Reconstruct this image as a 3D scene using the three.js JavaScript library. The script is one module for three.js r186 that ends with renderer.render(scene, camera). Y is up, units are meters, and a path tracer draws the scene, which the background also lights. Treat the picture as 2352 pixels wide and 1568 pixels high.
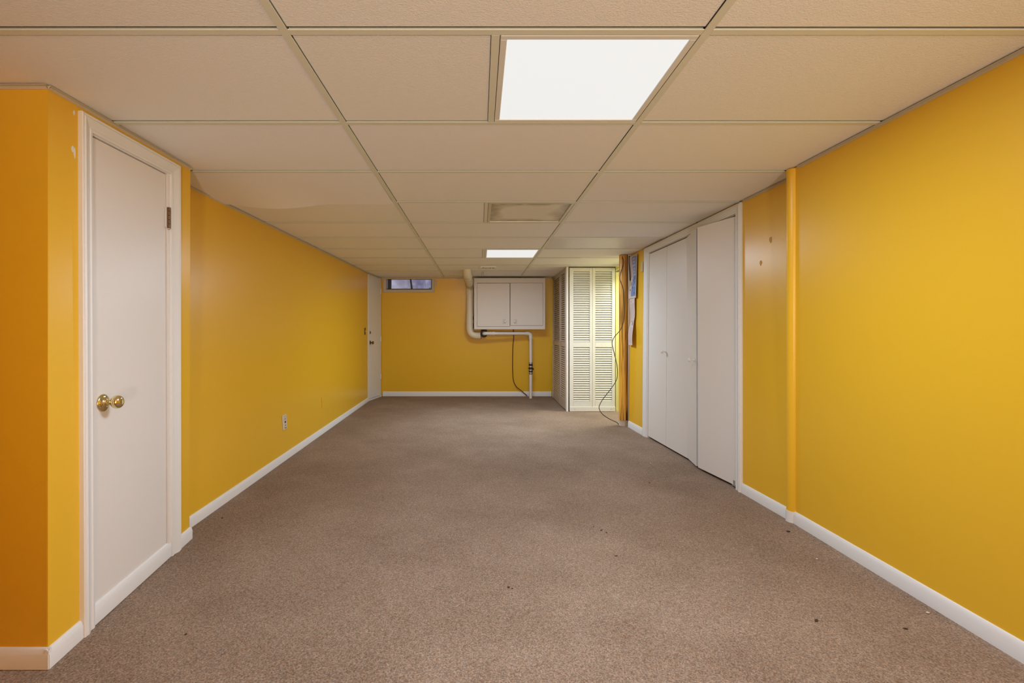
import * as THREE from 'three';
import { RectAreaLightUniformsLib } from 'three/addons/lights/RectAreaLightUniformsLib.js';
import { mergeGeometries, toCreasedNormals } from 'three/addons/utils/BufferGeometryUtils.js';
import { RoundedBoxGeometry } from 'three/addons/geometries/RoundedBoxGeometry.js';

// ---------------------------------------------------------------- camera, sky, lights, exposure
const scene = new THREE.Scene();
const EYE = 1.14, H = 2.072;                       // eye height and ceiling height
const camera = new THREE.PerspectiveCamera(70.47, 1.5, 0.05, 60);
camera.position.set(0, EYE, 0);
camera.setViewOffset(2352, 1568, 75, 22, 2352, 1568);   // the photograph's shifted lens
scene.background = new THREE.Color().setRGB(1.05, 1.15, 1.5);
const renderer = new THREE.WebGLRenderer({ antialias: true });
renderer.toneMapping = THREE.LinearToneMapping;
renderer.toneMappingExposure = 1.01;
renderer.shadowMap.enabled = true;
RectAreaLightUniformsLib.init();
const PANEL_POWER = 33, FAR_POWER = 33, LAUNDRY_POWER = 42, UNSEEN_GLOBE_POWER = 5, FILL_UPLIGHT_POWER = 21;
const COOL = new THREE.Color().setRGB(0.82, 1.0, 1.22);
const WARM = new THREE.Color().setRGB(1.0, 0.70, 0.46);
function panelLight(x, y, z, w, h, power, color) {
  const l = new THREE.RectAreaLight(color, power, w, h);
  l.position.set(x, y, z); l.rotation.x = -Math.PI / 2; scene.add(l); return l;
}
panelLight(0.381, 2.058, -1.836, 0.60, 0.60, PANEL_POWER, COOL);
panelLight(0.381, 2.058, -5.79, 0.60, 0.60, FAR_POWER, COOL);
{ // unseen globe lamp behind the viewer, placed to light the front left wall
  const l = new THREE.PointLight(WARM, UNSEEN_GLOBE_POWER); l.position.set(1.35, 1.30, 2.0); l.shadow.radius = 8; scene.add(l);
  // added fill spot out of view, brightens the ceiling
  const s = new THREE.SpotLight(new THREE.Color().setRGB(1.0, 0.98, 0.92), FILL_UPLIGHT_POWER, 0, 0.62, 1); s.position.set(0.35, 0.52, 2.15);
  s.target.position.set(0.1, 2.07, -2.2); s.shadow.radius = 6; scene.add(s, s.target);
}

// ---------------------------------------------------------------- helpers
let seed = 7;
const rnd = () => { seed = (seed * 1664525 + 1013904223) >>> 0; return seed / 4294967296; };
const used = {};
const numbered = (n) => { const k = used[n] = (used[n] ?? -1) + 1; return k ? `${n}_${String(k).padStart(3, '0')}` : n; };
function shadow(o) { o.traverse(m => { if (m.isMesh) { m.castShadow = true; m.receiveShadow = true; } }); return o; }
function mesh(name, geo, mat, parent) {
  const m = new THREE.Mesh(geo, mat); m.name = name; m.castShadow = m.receiveShadow = true;
  (parent ?? scene).add(m); return m;
}
function part(name, geo, mat, parent, label) { const m = mesh(name, geo, mat, parent); if (label) m.userData.label = label; return m; }
function group(name) { const g = new THREE.Group(); g.name = name; scene.add(g); return g; }
function thing(name, label, category, grp) {
  const g = group(numbered(name)); g.userData = { label, category }; if (grp) g.userData.group = grp; return g;
}
function struct(o) { o.userData.kind = 'structure'; return o; }
function sgroup(name) { return struct(group(name)); }
function smesh(name, geo, mat) { return struct(mesh(name, geo, mat)); }

// uv in metres, from the face direction
function metric(geo) {
  const g = geo.index ? geo.toNonIndexed() : geo; g.computeVertexNormals();
  const p = g.attributes.position, n = g.attributes.normal, uv = new Float32Array(p.count * 2);
  for (let i = 0; i < p.count; i++) {
    const ax = Math.abs(n.getX(i)), ay = Math.abs(n.getY(i)), az = Math.abs(n.getZ(i));
    const x = p.getX(i), y = p.getY(i), z = p.getZ(i);
    if (az >= ax && az >= ay) { uv[2 * i] = x; uv[2 * i + 1] = y; }
    else if (ax >= ay) { uv[2 * i] = z; uv[2 * i + 1] = y; }
    else { uv[2 * i] = x; uv[2 * i + 1] = z; }
  }
  g.setAttribute('uv', new THREE.BufferAttribute(uv, 2)); return g;
}
function box(x0, x1, y0, y1, z0, z1, nx = 1, ny = 1, nz = 1) {
  return new THREE.BoxGeometry(x1 - x0, y1 - y0, z1 - z0, nx, ny, nz).translate((x0 + x1) / 2, (y0 + y1) / 2, (z0 + z1) / 2);
}
function mbox(...a) { return metric(box(...a)); }
function rbox(x0, x1, y0, y1, z0, z1, r = 0.003) {
  const w = x1 - x0, h = y1 - y0, d = z1 - z0;
  return metric(new RoundedBoxGeometry(w, h, d, 2, Math.min(r, w / 2.2, h / 2.2, d / 2.2)).translate((x0 + x1) / 2, (y0 + y1) / 2, (z0 + z1) / 2));
}
const merge = (list) => mergeGeometries(list.map(g => {
  const h = g.index ? g.toNonIndexed() : g;
  for (const k of Object.keys(h.attributes)) if (!['position', 'normal', 'uv'].includes(k)) h.deleteAttribute(k);
  return h;
}));
function tube(pts, r, seg = 48, rad = 14) {
  return new THREE.TubeGeometry(new THREE.CatmullRomCurve3(pts.map(p => new THREE.Vector3(...p)), false, 'centripetal'), seg, r, rad, false);
}
function rod(a, b, r0, r1 = r0, seg = 20) {
  const A = new THREE.Vector3(...a), B = new THREE.Vector3(...b), d = B.clone().sub(A), l = d.length();
  const g = new THREE.CylinderGeometry(r1, r0, l, seg);
  g.applyQuaternion(new THREE.Quaternion().setFromUnitVectors(new THREE.Vector3(0, 1, 0), d.normalize()));
  return g.translate((A.x + B.x) / 2, (A.y + B.y) / 2, (A.z + B.z) / 2);
}
function lathe(pts, seg = 32) { return new THREE.LatheGeometry(pts.map(p => new THREE.Vector2(...p)), seg); }

// A wall that is a little out of plumb: four corners, with local coordinates s (along), t (up), w (out into the room)
class Wall {
  constructor(TL, TR, BL, BR, flip = false) {
    [this.TL, this.TR, this.BL, this.BR] = [TL, TR, BL, BR].map(p => new THREE.Vector3(...p));
    this.L = (this.TL.distanceTo(this.TR) + this.BL.distanceTo(this.BR)) / 2; this.flip = flip;
  }
  flat(u, v) {
    const a = this.BL.clone().lerp(this.BR, u), b = this.TL.clone().lerp(this.TR, u);
    return a.lerp(b, v);
  }
  axes(s, t) {
    const u = s / this.L, v = t / H;
    const du = this.BR.clone().sub(this.BL).lerp(this.TR.clone().sub(this.TL), v).normalize();
    const dv = this.TL.clone().sub(this.BL).lerp(this.TR.clone().sub(this.BR), u).normalize();
    const n = du.clone().cross(dv).normalize(); if (this.flip) n.negate();
    return { du, dv, n };
  }
  at(s, t, w = 0) { return this.flat(s / this.L, t / H).addScaledVector(this.axes(s, t).n, w); }
  warp(geo) {                                        // local geometry -> geometry standing on the wall
    const g = geo.index ? geo.toNonIndexed() : geo.clone(), p = g.attributes.position;
    for (let i = 0; i < p.count; i++) { const q = this.at(p.getX(i), p.getY(i), p.getZ(i)); p.setXYZ(i, q.x, q.y, q.z); }
    if (this.flip) for (const a of Object.values(g.attributes)) {
      for (let i = 0; i < a.count; i += 3) for (let k = 0; k < a.itemSize; k++) {
        const x = a.array[(i + 1) * a.itemSize + k]; a.array[(i + 1) * a.itemSize + k] = a.array[(i + 2) * a.itemSize + k]; a.array[(i + 2) * a.itemSize + k] = x;
      }
    }
    return toCreasedNormals(g, 0.5);
  }
  place(o, s, t, w = 0) {                            // stand an object on the wall, its +z out into the room
    const { dv, n } = this.axes(s, t), x = dv.clone().cross(n).normalize(), y = n.clone().cross(x);
    o.position.copy(this.at(s, t, w)); o.quaternion.setFromRotationMatrix(new THREE.Matrix4().makeBasis(x, y, n)); return o;
  }
}
const slab = (s0, s1, t0, t1, w0, w1) => metric(box(s0, s1, t0, t1, w0, w1, Math.max(1, Math.ceil((s1 - s0) / 0.2)), Math.max(1, Math.ceil((t1 - t0) / 0.2)), 1));
// moulding swept along s (axis 's') or t (axis 't'); profile = [across, out]; ends may be mitred
function sweep(profile, axis, a, b, off, steps = 12, mA = 0, mB = 0, sign = 1) {
  const pos = [], uv = [], P = profile, ring = (k) => P.map(([p, w]) => {
    const c = a + mA * p + (b + mB * p - a - mA * p) * k / steps, d = off + sign * p;
    return axis === 's' ? [c, d, w] : [d, c, w];
  });
  const tri = (A, B, C) => { pos.push(...A, ...B, ...C); for (const q of [A, B, C]) uv.push(axis === 's' ? q[0] : q[1], (axis === 's' ? q[1] : q[0]) + q[2]); };
  const inv = (axis === 's') !== (sign < 0);
  for (let k = 0; k < steps; k++) {
    const A = ring(k), B = ring(k + 1);
    for (let i = 0; i < P.length - 1; i++) {
      if (inv) { tri(A[i], A[i + 1], B[i]); tri(A[i + 1], B[i + 1], B[i]); }
      else { tri(A[i], B[i], A[i + 1]); tri(A[i + 1], B[i], B[i + 1]); }
    }
  }
  for (const [R, f] of [[ring(0), !inv], [ring(steps), inv]])
    for (let i = 1; i < P.length - 1; i++) f ? tri(R[0], R[i + 1], R[i]) : tri(R[0], R[i], R[i + 1]);
  const g = new THREE.BufferGeometry();
  g.setAttribute('position', new THREE.Float32BufferAttribute(pos, 3));
  g.setAttribute('uv', new THREE.Float32BufferAttribute(uv, 2)); g.computeVertexNormals(); return g;
}
// a board with eight given corners in local coordinates: [near-left-bottom ...] as front b/t quads then back
function board(f, b, n = 8) {                        // f, b: [bottom0, bottom1, top1, top0] front and back corners
  const pos = [], lerp = (p, q, k) => p.map((v, i) => v + (q[i] - v) * k);
  const quad = (A, B, C, D) => {
    for (let i = 0; i < n; i++) for (const [p, q, r, s] of [[lerp(A, D, i / n), lerp(B, C, i / n), lerp(B, C, (i + 1) / n), lerp(A, D, (i + 1) / n)]]) pos.push(...p, ...q, ...r, ...p, ...r, ...s);
  };
  quad(f[0], f[1], f[2], f[3]); quad(b[1], b[0], b[3], b[2]); quad(f[1], b[1], b[2], f[2]);
  quad(b[0], f[0], f[3], b[3]); quad(f[3], f[2], b[2], b[3]); quad(b[0], b[1], f[1], f[0]);
  const g = new THREE.BufferGeometry(); g.setAttribute('position', new THREE.Float32BufferAttribute(pos, 3)); return metric(g);
}

// ---------------------------------------------------------------- textures
function lattice(n, sd) { let s = sd >>> 0; const a = new Float32Array(n * n); for (let i = 0; i < n * n; i++) { s = (s * 1664525 + 1013904223) >>> 0; a[i] = s / 4294967296; } return a; }
function noise(n, sd) {                              // tileable value noise over the unit square, n cells a side
  const a = lattice(n, sd);
  return (u, v) => {
    const x = u * n, y = v * n, i = Math.floor(x), j = Math.floor(y); let f = x - i, g = y - j; f = f * f * (3 - 2 * f); g = g * g * (3 - 2 * g);
    const i0 = ((i % n) + n) % n, i1 = (i0 + 1) % n, j0 = ((j % n) + n) % n, j1 = (j0 + 1) % n;
    return (a[j0 * n + i0] * (1 - f) + a[j0 * n + i1] * f) * (1 - g) + (a[j1 * n + i0] * (1 - f) + a[j1 * n + i1] * f) * g;
  };
}
function texture(w, h, fn, srgb = true, metres = 1, metresV = metres) {
  const d = new Uint8Array(w * h * 4);
  for (let y = 0; y < h; y++) for (let x = 0; x < w; x++) {
    const c = fn(x / w, y / h), k = 4 * (y * w + x);
    for (let i = 0; i < 3; i++) d[k + i] = Math.max(0, Math.min(255, Array.isArray(c) ? c[i] : c)); d[k + 3] = 255;
  }
  const t = new THREE.DataTexture(d, w, h, THREE.RGBAFormat);
  t.wrapS = t.wrapT = THREE.RepeatWrapping; t.magFilter = THREE.LinearFilter; t.minFilter = THREE.LinearMipmapLinearFilter; t.generateMipmaps = true;
  if (srgb) t.colorSpace = THREE.SRGBColorSpace; t.repeat.set(1 / metres, 1 / metresV); t.needsUpdate = true; return t;
}
const nA = noise(6, 11), nB = noise(16, 12), nC = noise(40, 13), nD = noise(420, 14), nE = noise(300, 15), nF = noise(1000, 16);
const carpetMap = texture(2048, 2048, (u, v) => {
  const f = (nD(u, v) - 0.5) * 13 + (nF(u, v) - 0.5) * 62, m = (nA(u, v) - 0.5) * 14 + (nB(u, v) - 0.5) * 9 + (nC(u, v) - 0.5) * 5, k = f + m;
  const t = (nE(u, v) - 0.5) * 5;
  return [140 + k + t, 117 + k, 97 + k - t];
}, true, 3);
const carpetBump = texture(1024, 1024, (u, v) => 128 + (nE(u, v) - 0.5) * 150 + (nD(u, v) - 0.5) * 80, false, 1.5);
const stipple = noise(230, 21), stip2 = noise(80, 22), stip3 = noise(8, 23);
const tileBump = texture(512, 512, (u, v) => 128 + (stipple(u, v) - 0.5) * 170 + (stip2(u, v) - 0.5) * 70, false, 0.6);
const rough = noise(60, 31), rough2 = noise(9, 32);
const paintBump = texture(512, 512, (u, v) => 128 + (rough(u, v) - 0.5) * 120 + (rough2(u, v) - 0.5) * 60, false, 0.5);
const grainA = noise(3, 41), grainB = noise(64, 42);
const brushBump = texture(256, 256, (u, v) => 128 + (grainB(u * 0.1, v) - 0.5) * 110, false, 0.3);

// ---------------------------------------------------------------- materials
const L3 = (r, g, b) => new THREE.Color().setRGB(r, g, b);
const std = (c, r = 0.6, o = {}) => new THREE.MeshStandardMaterial({ color: c, roughness: r, ...o });
const M = {
  wall: std(L3(0.83, 0.485, 0.024), 0.32, { bumpMap: paintBump, bumpScale: 0.00012 }),
  laundryWall: std(L3(0.70, 0.64, 0.22), 0.5),
  white: std(L3(0.80, 0.77, 0.73), 0.38, { bumpMap: brushBump, bumpScale: 0.0002 }),
  trim: std(L3(0.80, 0.80, 0.78), 0.4, { bumpMap: brushBump, bumpScale: 0.0003 }),
  jamb: std(L3(0.55, 0.50, 0.42), 0.6),
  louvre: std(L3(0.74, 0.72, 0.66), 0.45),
  louvreShaded: std(L3(0.50, 0.40, 0.31), 0.5),  // louvre paint darkened, the side panels' shade is mixed into the colour
  carpet: std(0xffffff, 0.97, { map: carpetMap, bumpMap: carpetBump, bumpScale: 0.0018 }),
  grid: std(L3(0.78, 0.78, 0.64), 0.5),
  angle: std(L3(0.62, 0.54, 0.38), 0.55),  // darker tan, shade at the ceiling edge put into the colour
  plenum: std(L3(0.05, 0.04, 0.03), 0.9),
  dark: std(L3(0.03, 0.025, 0.02), 0.8),
  brass: std(L3(0.80, 0.68, 0.36), 0.14, { metalness: 1 }),
  oldBrass: std(L3(0.42, 0.34, 0.20), 0.35, { metalness: 0.9 }),
  bronze: std(L3(0.20, 0.11, 0.05), 0.4, { metalness: 0.7 }),
  steel: std(L3(0.6, 0.58, 0.55), 0.35, { metalness: 0.9 }),
  pvc: std(L3(0.80, 0.72, 0.54), 0.4),
  pvcWhite: std(L3(0.80, 0.76, 0.70), 0.35),
  rubber: std(L3(0.03, 0.027, 0.025), 0.5),
  cabinet: std(L3(0.76, 0.70, 0.63), 0.5),
  stain: std(L3(0.66, 0.60, 0.53), 0.5),
  cord: std(L3(0.13, 0.035, 0.02), 0.5),
  black: std(L3(0.035, 0.03, 0.025), 0.45),
  plate: std(L3(0.70, 0.62, 0.45), 0.45),
  crumb: std(L3(0.06, 0.03, 0.015), 0.9),
  crumbPale: std(L3(0.7, 0.62, 0.5), 0.9),
  chip: std(L3(0.8, 0.78, 0.74), 0.7),
  residue: std(L3(0.60, 0.35, 0.09), 0.75),
  tape: std(L3(0.62, 0.52, 0.26), 0.5),
  frame: std(L3(0.84, 0.83, 0.76), 0.4),
  alu: std(L3(0.70, 0.66, 0.55), 0.4, { metalness: 0.3 }),
  beige: std(L3(0.62, 0.52, 0.38), 0.55),
  lit: std(L3(0.25, 0.27, 0.29), 0.6, { emissive: new THREE.Color(0.98, 1, 1), emissiveIntensity: 0.76 }),
  glass: new THREE.MeshPhysicalMaterial({ color: 0xffffff, roughness: 0.02, transmission: 1, thickness: 0, ior: 1.5 }),
  concrete: std(L3(0.55, 0.58, 0.66), 0.8),
  wood: null,
};
const tileMats = [[0.94, 0.92, 0.87], [0.95, 0.93, 0.88], [0.93, 0.91, 0.85], [0.94, 0.92, 0.90]].map(c => std(L3(...c), 0.75, { bumpMap: tileBump, bumpScale: 0.0011 }));
const glossTile = std(L3(0.92, 0.89, 0.84), 0.24, { bumpMap: tileBump, bumpScale: 0.004 });

// ---------------------------------------------------------------- walls (corners measured in metres; every wall of this basement is slightly out of true)
const WA = new Wall([-3.45, H, -1.831], [-1.635, H, -1.831], [-3.45, 0, -1.643], [-1.467, 0, -1.643]);
const WB = new Wall([-1.635, H, -1.831], [-1.641, H, -2.744], [-1.467, 0, -1.643], [-1.598, 0, -2.664]);
const WC = new Wall([-1.863, H, -2.55], [-1.767, H, -7.663], [-1.681, 0, -2.5], [-1.835, 0, -7.958]);
const WD = new Wall([-1.767, H, -7.663], [-1.687, H, -8.36], [-1.835, 0, -7.958], [-1.732, 0, -8.58]);
const WE = new Wall([-1.687, H, -8.36], [1.9, H, -8.36], [-1.732, 0, -8.58], [1.9, 0, -8.58]);
const WR = new Wall([1.802, H, 2.6], [1.794, H, -2.744], [1.876, 0, 2.6], [1.884, 0, -2.957], true);
const W2 = new Wall([1.882, H, -2.80], [1.838, H, -5.86], [1.888, 0, -2.80], [1.795, 0, -5.80], true);

smesh('floor', mbox(-3.7, 3.8, -0.12, 0, -8.9, 2.9), M.carpet);
smesh('wall_left_front', WA.warp(merge([slab(0, WA.L - 0.12, 0, H, -0.1, 0), slab(WA.L - 0.12, WA.L, 0, H, -0.005, 0)])), M.wall);
const wallLeftDoor = smesh('wall_left_door', WB.warp(merge([slab(0, 0.12, 0, H, -0.005, 0), slab(0.12, 0.204, 0, H, -0.1, 0), slab(0.776, WB.L, 0, H, -0.1, 0), slab(0.204, 0.776, 1.975, H, -0.1, 0)])), M.wall);
smesh('wall_left', WC.warp(slab(0, WC.L, 0, H, -0.25, 0)), M.wall);
smesh('wall_left_corner', WD.warp(merge([slab(-0.06, WD.L, 0, H, -0.3, -0.05), slab(0.622, WD.L, 0, H, -0.06, 0)])), M.wall);
const wallBack = smesh('wall_back', WE.warp(merge([
  slab(-2.0, 5.45, 0, 1.872, -0.22, 0), slab(-2.0, 0.07, 1.872, 2.3, -0.22, 0), slab(0.872, 5.45, 1.872, 2.3, -0.22, 0), slab(0.07, 0.872, 2.054, 2.3, -0.22, 0)])), M.wall);
const wallRight = smesh('wall_right', WR.warp(slab(0, WR.L, 0, H, -0.12, 0)), M.wall);
{ // half-round moulding at the end of the right wall
  const a = WR.at(WR.L - 0.042, 0.068, -0.006), b = WR.at(WR.L + 0.030, H, -0.006);
  part('corner_bead', rod([a.x, a.y, a.z], [b.x, b.y, b.z], 0.035, 0.033, 32), M.wall, wallRight);
}
const wallRightFar = smesh('wall_right_far', W2.warp(merge([slab(-0.1, 0.70, 0, H, -0.1, 0), slab(2.46, 3.03, 0, H, -0.1, 0), slab(0.70, 2.46, 2.0, H, -0.1, 0)])), M.wall);
smesh('wall_rear', mbox(-3.7, 3.8, 0, 2.35, 2.6, 2.8), M.wall);
smesh('wall_outer_left', mbox(-3.7, -3.45, 0, 2.35, -8.8, 2.6), M.wall);  // unseen shell wall, shuts out sky light on this side
smesh('wall_outer_right', mbox(3.6, 3.8, 0, 2.35, -8.8, 2.6), M.laundryWall);  // unseen shell wall, closes the laundry side against the sky
// laundry room and the two closets behind the right wall
smesh('wall_laundry_back', mbox(2.0, 3.6, 0, 2.3, -7.72, -7.62), M.laundryWall);
smesh('wall_laundry_front', mbox(1.86, 3.6, 0, 2.3, -5.96, -5.90), M.laundryWall);
smesh('wall_closet_side', mbox(1.955, 2.0, 0, 2.3, -8.45, -6.93), M.laundryWall);
smesh('wall_closet_rear', mbox(2.45, 2.5, 0, 2.3, -5.9, -3.0), M.white);
smesh('wall_closet_near', mbox(1.9, 2.5, 0, 2.3, -3.05, -3.0), M.white);
// end of the left closet block
smesh('wall_left_return', mbox(-1.86, -1.66, 0, H, -2.72, -2.64), M.wall);

part('end_stud', mbox(1.80, 1.90, 0, H, -5.985, -5.845), M.white, wallRightFar);
// ---------------------------------------------------------------- ceiling: suspended grid, tiles, light cells
const ceiling = sgroup('ceiling');
const Z = (n) => -(1.506 + 0.6586 * n), XR = [-3.241, -1.924, -0.607, 0.710, 2.027, 3.344], XM = 0.0515, F2 = 0.0135;
part('ceiling_deck', mbox(-3.7, 3.8, 2.26, 2.36, -8.6, 2.8), M.plenum, ceiling);  // unseen near-black deck, keeps the tile gaps dark and the sky out
part('ceiling_panel', mbox(-3.5, 2.3, 2.077, 2.095, -0.86, 2.6), tileMats[1], ceiling);
const tileGeo = {};
function tileShape(w, d) {
  const k = w.toFixed(3) + d.toFixed(3);
  return tileGeo[k] ??= metric(new RoundedBoxGeometry(w, 0.014, d, 1, 0.002));
}
let tileCount = 0;
function tile(x0, x1, n, mat) {
  const z0 = Z(n), z1 = Z(n + 1), g = F2 + 0.003, w = x1 - x0 - 2 * F2 - 0.003, d = z0 - z1 - 2 * g - 0.004;
  const m = part('ceiling_tile', tileShape(w, d), mat ?? tileMats[Math.floor(rnd() * 4)], ceiling);
  m.position.set((x0 + x1) / 2, H + 0.0115 + rnd() * 0.001, (z0 + z1) / 2 + 0.0025);
  tileCount++; return m;
}
for (let n = -1; n <= 10; n++) {
  const lightCell = [0, 3, 6].includes(n), half = lightCell || n >= 9;
  for (let c = 0; c < 5; c++) {
    if (c === 0 && n > 0) continue;
    if (c === 4 && n < 6) continue;
    if (c === 1 && n === 3) continue;                         // the sagging tile, below
    if (c === 2 && half) { tile(XR[2], XM, n); if (!lightCell) tile(XM, XR[3], n, n === 10 ? std(L3(0.86, 0.82, 0.72), 0.7) : undefined); continue; }
    tile(XR[c], XR[c + 1], n, c === 3 && n === 5 ? glossTile : c === 2 && n === 1 ? tileMats[3] : c === 1 && n === 0 ? tileMats[1] : undefined);
  }
}
function sagTile(n) {
  const g = F2 + 0.003, x0 = XR[1] + g, x1 = XR[2] - g, z0 = Z(n) - g, z1 = Z(n + 1) - 0.012;
  const geo = metric(box(x0, x1, -0.007, 0.007, z1, z0, 40, 1, 10)), p = geo.attributes.position;
  for (let i = 0; i < p.count; i++) {
    const f = (z0 - p.getZ(i)) / (z0 - z1), q = Math.max(0, Math.min(1, (p.getX(i) + 1.86) / 0.80));
    const bell = Math.pow(Math.sin(Math.PI * Math.min(1, q)), 1.5);
    p.setY(i, p.getY(i) + H + 0.012 - f * f * (0.012 + 0.034 * bell) - (f > 0.98 ? 0.002 : 0));
  }
  const old = ceiling.children.find(o => o.name === 'ceiling_tile' && Math.abs(o.position.x - (XR[1] + XR[2]) / 2) < 0.01 && Math.abs(o.position.z - (Z(n) + Z(n + 1)) / 2) < 0.01);
  if (old) ceiling.remove(old);
  part('ceiling_tile', toCreasedNormals(geo, 0.6), tileMats[3], ceiling, 'ceiling tile sagging along its far edge');
}
sagTile(2); tile(XR[1], XR[2], 3, tileMats[2]);
const tee = (w, len) => merge([rbox(-w / 2, w / 2, 0, 0.0035, -len / 2, len / 2, 0.0012), box(-0.003, 0.003, 0.003, 0.04, -len / 2, len / 2)].map(metric));
for (const [x, zn, zf] of [[-0.607, -0.86, -8.36], [0.710, -0.86, -8.36], [-1.924, -0.86, -1.84], [2.027, -5.98, -7.62]]) {
  const m = part('main_runner', tee(0.027, zn - zf), M.grid, ceiling); m.position.set(x, H, (zn + zf) / 2);
}
const cross = {};
function crossTee(x0, x1, z) {
  const len = x1 - x0 - 0.0275, g = cross[len.toFixed(3)] ??= tee(0.027, len).rotateY(Math.PI / 2);
  const m = part('cross_tee', g, M.grid, ceiling); m.position.set((x0 + x1) / 2, H + 0.0004, z);
}
for (let n = 0; n <= 10; n++) {
  crossTee(XR[2], XR[3], Z(n)); crossTee(XR[3], n > 6 ? 1.29 : 1.86, Z(n)); crossTee(n < 2 ? -1.66 : -1.84, XR[2], Z(n));
  if (n === 0) crossTee(-3.24, -1.66, Z(n));
  if (n >= 7) crossTee(2.0, 3.344, Z(n));
}
for (const n of [0, 3, 6, 9, 10]) { const m = part('cross_tee', tee(0.027, 0.63), M.grid, ceiling); m.position.set(XM, H + 0.0004, (Z(n) + Z(n + 1)) / 2); }

// wall angle round the edge of the ceiling
const angle = [[0, 0], [0, 0.012], [-0.002, 0.012], [-0.002, 0.002], [-0.014, 0.002], [-0.014, 0]];
let trimN = 0;
function wallAngle(W, s0, s1, off = H) { smesh(`trim_${++trimN}`, W.warp(sweep(angle.slice().reverse(), 's', s0, s1, off, 16)), M.angle); }
wallAngle(WA, 0, WA.L); wallAngle(WB, 0, WB.L); wallAngle(WC, 0.15, WC.L); wallAngle(WD, 0, WD.L); wallAngle(WE, 0, 2.95);
wallAngle(WR, 2.6, WR.L - 0.03); wallAngle(W2, 0.03, 0.62);
smesh(`trim_${++trimN}`, mbox(1.255, 1.275, H - 0.02, H, -8.36, -6.92), M.jamb);

// light panels
function lightPanel(n, lit, label) {
  const t = thing('ceiling_light', label, 'light panel', 'panels in the ceiling grid');
  const x0 = XM + F2 + 0.002, x1 = XR[3] - F2 - 0.002, z0 = Z(n) - F2 - 0.002, z1 = Z(n + 1) + F2 + 0.002, cx = (x0 + x1) / 2, cz = (z0 + z1) / 2;
  t.position.set(cx, H, cz);
  const w = (x1 - x0) / 2, d = (z0 - z1) / 2, b = 0.022, rec = lit ? 0.004 : 0.007;
  const fm = lit ? M.frame : M.alu;
  for (const s of [-1, 1]) part('frame_rail', rbox(-w, w, 0, 0.02, s * d - (s > 0 ? b : 0), s * d + (s < 0 ? b : 0), 0.003), fm, t);
  for (const s of [-1, 1]) part('frame_rail', rbox(s * w - (s > 0 ? b : 0), s * w + (s < 0 ? b : 0), 0, 0.02, -d + b, d - b, 0.003), fm, t);
  part('diffuser', metric(box(-w + b, w - b, rec, rec + 0.004, -d + b, d - b)), lit ? M.lit : dirtyLens(w - b, d - b), t);
  part('housing', merge([box(-w, w, 0.09, 0.095, -d, d), box(-w, -w + 0.004, 0.02, 0.09, -d, d), box(w - 0.004, w, 0.02, 0.09, -d, d), box(-w, w, 0.02, 0.09, -d, -d + 0.004), box(-w, w, 0.02, 0.09, d - 0.004, d)].map(metric)), M.frame, t);
}
function dirtyLens(w, d) {
  const a = noise(5, 61), b = noise(14, 62), c = noise(40, 63);
  const t = texture(256, 256, (u, v) => {
    const e = Math.min(u, 1 - u, v, 1 - v), k = Math.max(0, 1 - e / (0.10 + 0.16 * a(u, v)));
    const dirt = Math.min(1, Math.pow(k, 1.1) * (0.45 + 0.75 * b(u, v)) + Math.max(0, c(u, v) - 0.86) * 1.2);
    return [240 - 80 * dirt, 236 - 86 * dirt, 222 - 96 * dirt];
  }, true, 2 * w, 2 * d);
  t.offset.set(0.5, 0.5); return std(0xffffff, 0.35, { map: t });
}
lightPanel(0, true, 'large glowing white ceiling panel nearest the viewer');
lightPanel(3, false, 'unlit grimy ceiling panel between the two glowing ones');
lightPanel(6, true, 'small-looking glowing ceiling panel farther back, nearer the wall cabinet');
{ // added body for the ceiling fill spot, behind the viewer
  const t = thing('added_fill_lamp', 'added black fill lamp on the floor behind the viewer, turned up to the ceiling', 'lamp');
  t.position.set(0.35, 0, 2.22);
  part('stand', merge([rod([-0.12, 0.008, 0.1], [-0.12, 0.008, -0.1], 0.008), rod([0.12, 0.008, 0.1], [0.12, 0.008, -0.1], 0.008), rod([-0.12, 0.01, 0], [0.12, 0.01, 0], 0.008), rod([0, 0.01, 0.0], [0, 0.48, 0.0], 0.009)]), M.black, t);
  const head = new THREE.Group(); head.name = 'lamp_head'; head.position.set(0, 0.50, 0.0); head.rotation.x = 0.35; t.add(head);
  part('case', rbox(-0.09, 0.09, -0.06, 0.06, 0.0, 0.05, 0.008), M.black, head);
  part('lens', rbox(-0.075, 0.075, -0.045, 0.045, -0.006, 0.001, 0.002), M.lit, head);
}
{ // unseen globe lamp, out of view, lights the front left wall and ceiling
  const t = thing('unseen_globe_lamp', 'unseen lamp with a glowing white globe, out of view behind the viewer', 'lamp');
  t.position.set(1.35, 0, 2.0);
  part('base', lathe([[0, 0], [0.14, 0], [0.14, 0.015], [0.03, 0.03], [0, 0.03]], 32), M.black, t);
  part('pole', rod([0, 0.02, 0], [0, 1.20, 0], 0.011), M.black, t);
  part('globe', new THREE.SphereGeometry(0.11, 32, 20).translate(0, 1.30, 0), M.lit, t);
}

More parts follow.
